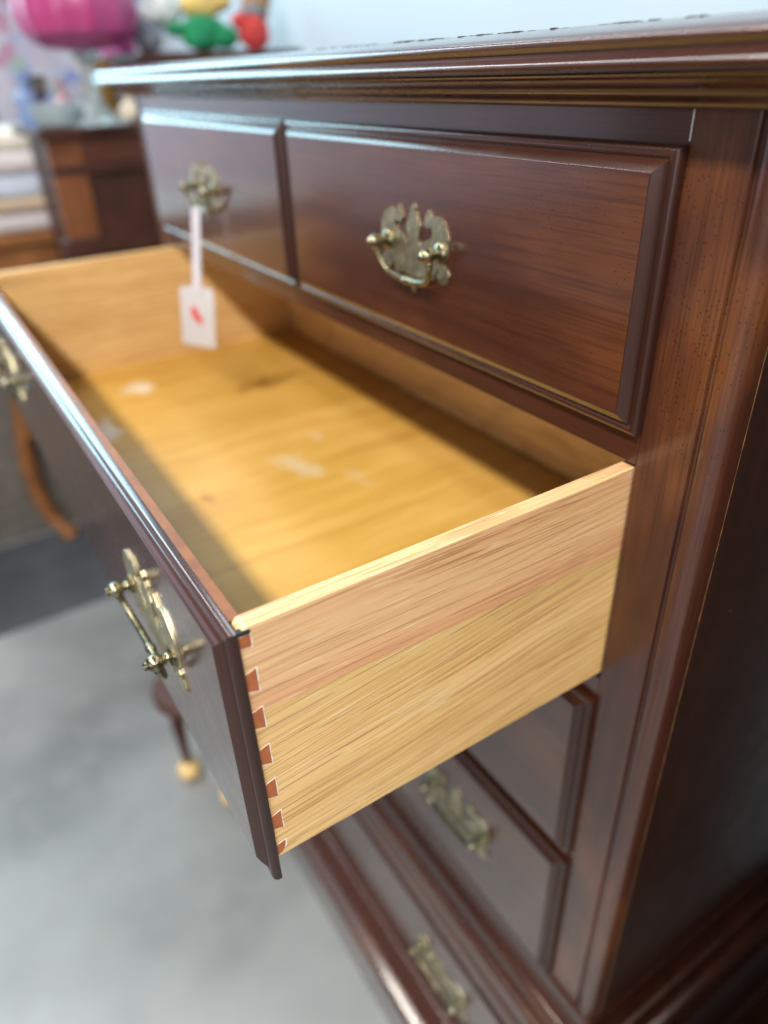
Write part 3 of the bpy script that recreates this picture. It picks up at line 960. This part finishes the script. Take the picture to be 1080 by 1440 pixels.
# table with folded blankets further left
M['orange_wood'] = simple('orange_wood', (0.27, 0.105, 0.03), 0.4, var=0.3, scale=12)
tb = thing('occasional_table', 'orange-brown wooden table with curved legs under folded blankets', 'table', (-2.25, -0.45, FLOOR))
B().box(-2.52, -1.98, -1.02, 0.115, 0.010, 0.040, 0.008).out('tabletop', M['orange_wood'], tb)
B().box(-2.49, -2.01, -0.99, 0.09, -0.07, 0.0095, 0.003).out('apron', M['orange_wood'], tb)
for sx, sy, lx, ly in ((1, 1, -2.035, -0.20), (1, -1, -2.035, -0.96), (-1, 1, -2.465, -0.20), (-1, -1, -2.465, -0.96)):
    pts = smooth_path([(lx, ly, -0.07), (lx + 0.03 * sx, ly + 0.03 * sy, -0.18), (lx + 0.02 * sx, ly + 0.02 * sy, -0.38), (lx - 0.02 * sx, ly - 0.02 * sy, -0.62), (lx - 0.01 * sx, ly - 0.01 * sy, -0.80), (lx + 0.03 * sx, ly + 0.03 * sy, -0.875)], 5)
    n = len(pts)
    b = B().tube(pts, [0.036 - 0.018 * (i / n) for i in range(n)], 10)
    b.sphere((lx + 0.03 * sx, ly + 0.03 * sy, -0.882), 0.026, 1.1, 1.1, 0.68)
    b.out('leg', M['orange_wood'], tb)
M['trunk'] = simple('shade_trunk_cloth', (0.13, 0.115, 0.10), 0.7, var=0.3)
M['floor_shade'] = simple('floor_shade_grey', (0.060, 0.066, 0.074), 0.9, var=0.45, scale=3)
b = B(); b.box(-2.06, -1.60, -1.10, 0.20, FLOOR + 0.0005, FLOOR + 0.009, 0.003)  # thin dark sheet standing in for soft shadow on the floor
single(b, 'floor_shade', M['floor_shade'], 'dark flat sheet put in for the shadow on the concrete beside the wooden table', 'floor_shade')
trunk = thing('shade_trunk', 'low grey-brown trunk added under the wooden table to shade the floor', 'trunk', (-2.25, -0.43, FLOOR))  # added to keep window light off the floor beside the table
B().box(-2.42, -2.09, -0.93, 0.08, FLOOR + 0.0005, -0.32, 0.006).out('body', M['trunk'], trunk)
B().box(-2.43, -2.08, -0.94, 0.09, -0.3195, -0.26, 0.012).out('lid', M['trunk'], trunk)
blank = [((0.62, 0.58, 0.60), 'pale lilac'), ((0.55, 0.42, 0.30), 'tan'), ((0.60, 0.66, 0.78), 'pale blue'), ((0.66, 0.60, 0.60), 'off-white'), ((0.74, 0.68, 0.58), 'cream')]
pos = ['lowest of the stack on the wooden table', 'second from the bottom of the stack', 'in the middle of the stack', 'second from the top of the stack', 'on top of the stack']
zz = 0.0405
for i, ((col, nm), ps) in enumerate(zip(blank, pos)):
    h = (0.050, 0.034, 0.058, 0.050, 0.046)[i]
    mt = simple(nm.replace(' ', '_').replace('-', '_') + '_wool', col, 0.9, var=0.12, scale=40)
    b = B(); b.box(-2.48, -2.005 + 0.012 * (i % 2), -0.25, 0.105 - 0.01 * (i % 3), zz, zz + h, 0.018, seg=3)
    single(b, 'folded_blanket', mt, f'{nm} folded blanket {ps}', 'blanket', 'stack of folded blankets')
    zz += h + 0.0004

# floral screen far behind
M['floral'] = patchy('floral_print', [(0.46, 0.42, 0.52), (0.42, 0.44, 0.56), (0.25, 0.28, 0.52), (0.50, 0.43, 0.50), (0.46, 0.24, 0.32), (0.32, 0.40, 0.36), (0.52, 0.50, 0.56), (0.45, 0.42, 0.50)], 26)
scr = thing('folding_screen', 'pastel floral folding screen standing behind the cabinet and blankets', 'screen', (-2.6, 0.1, FLOOR))
for i in range(3):
    y0 = -0.33 + i * 0.37
    B().box(-2.62 + 0.02 * (i % 2), -2.60 + 0.02 * (i % 2), y0, y0 + 0.36, FLOOR + 0.02, 0.66, 0.004).out('screen_panel', M['floral'], scr)

# low footstool past the end of the open drawer
M['ivory'] = simple('ivory_knob', (0.66, 0.46, 0.20), 0.4, var=0.2)
fs = thing('footstool', 'low dark footstool on pale ball feet beyond the open drawer', 'stool', (-0.86, -0.17, FLOOR))
B().lathe([(0.0, 0.0), (0.070, 0.0), (0.076, 0.006), (0.076, 0.018), (0.070, 0.024), (0.0, 0.025)], (-0.800, -0.130, -0.615), n=28).out('seat', M['cab_dark'], fs)
for lx, ly in ((-0.862, -0.166), (-0.80, -0.080), (-0.752, -0.112)):
    B().lathe([(0.008, 0.044), (0.010, 0.10), (0.014, 0.16), (0.009, 0.20), (0.013, 0.24), (0.013, 0.2845)], (lx, ly, FLOOR), n=14).out('leg', M['cab_dark'], fs)
    B().sphere((lx, ly, FLOOR + 0.0225), 0.0225, 1.1, 1.1, 1.0).out('ball_foot', M['ivory'], fs)
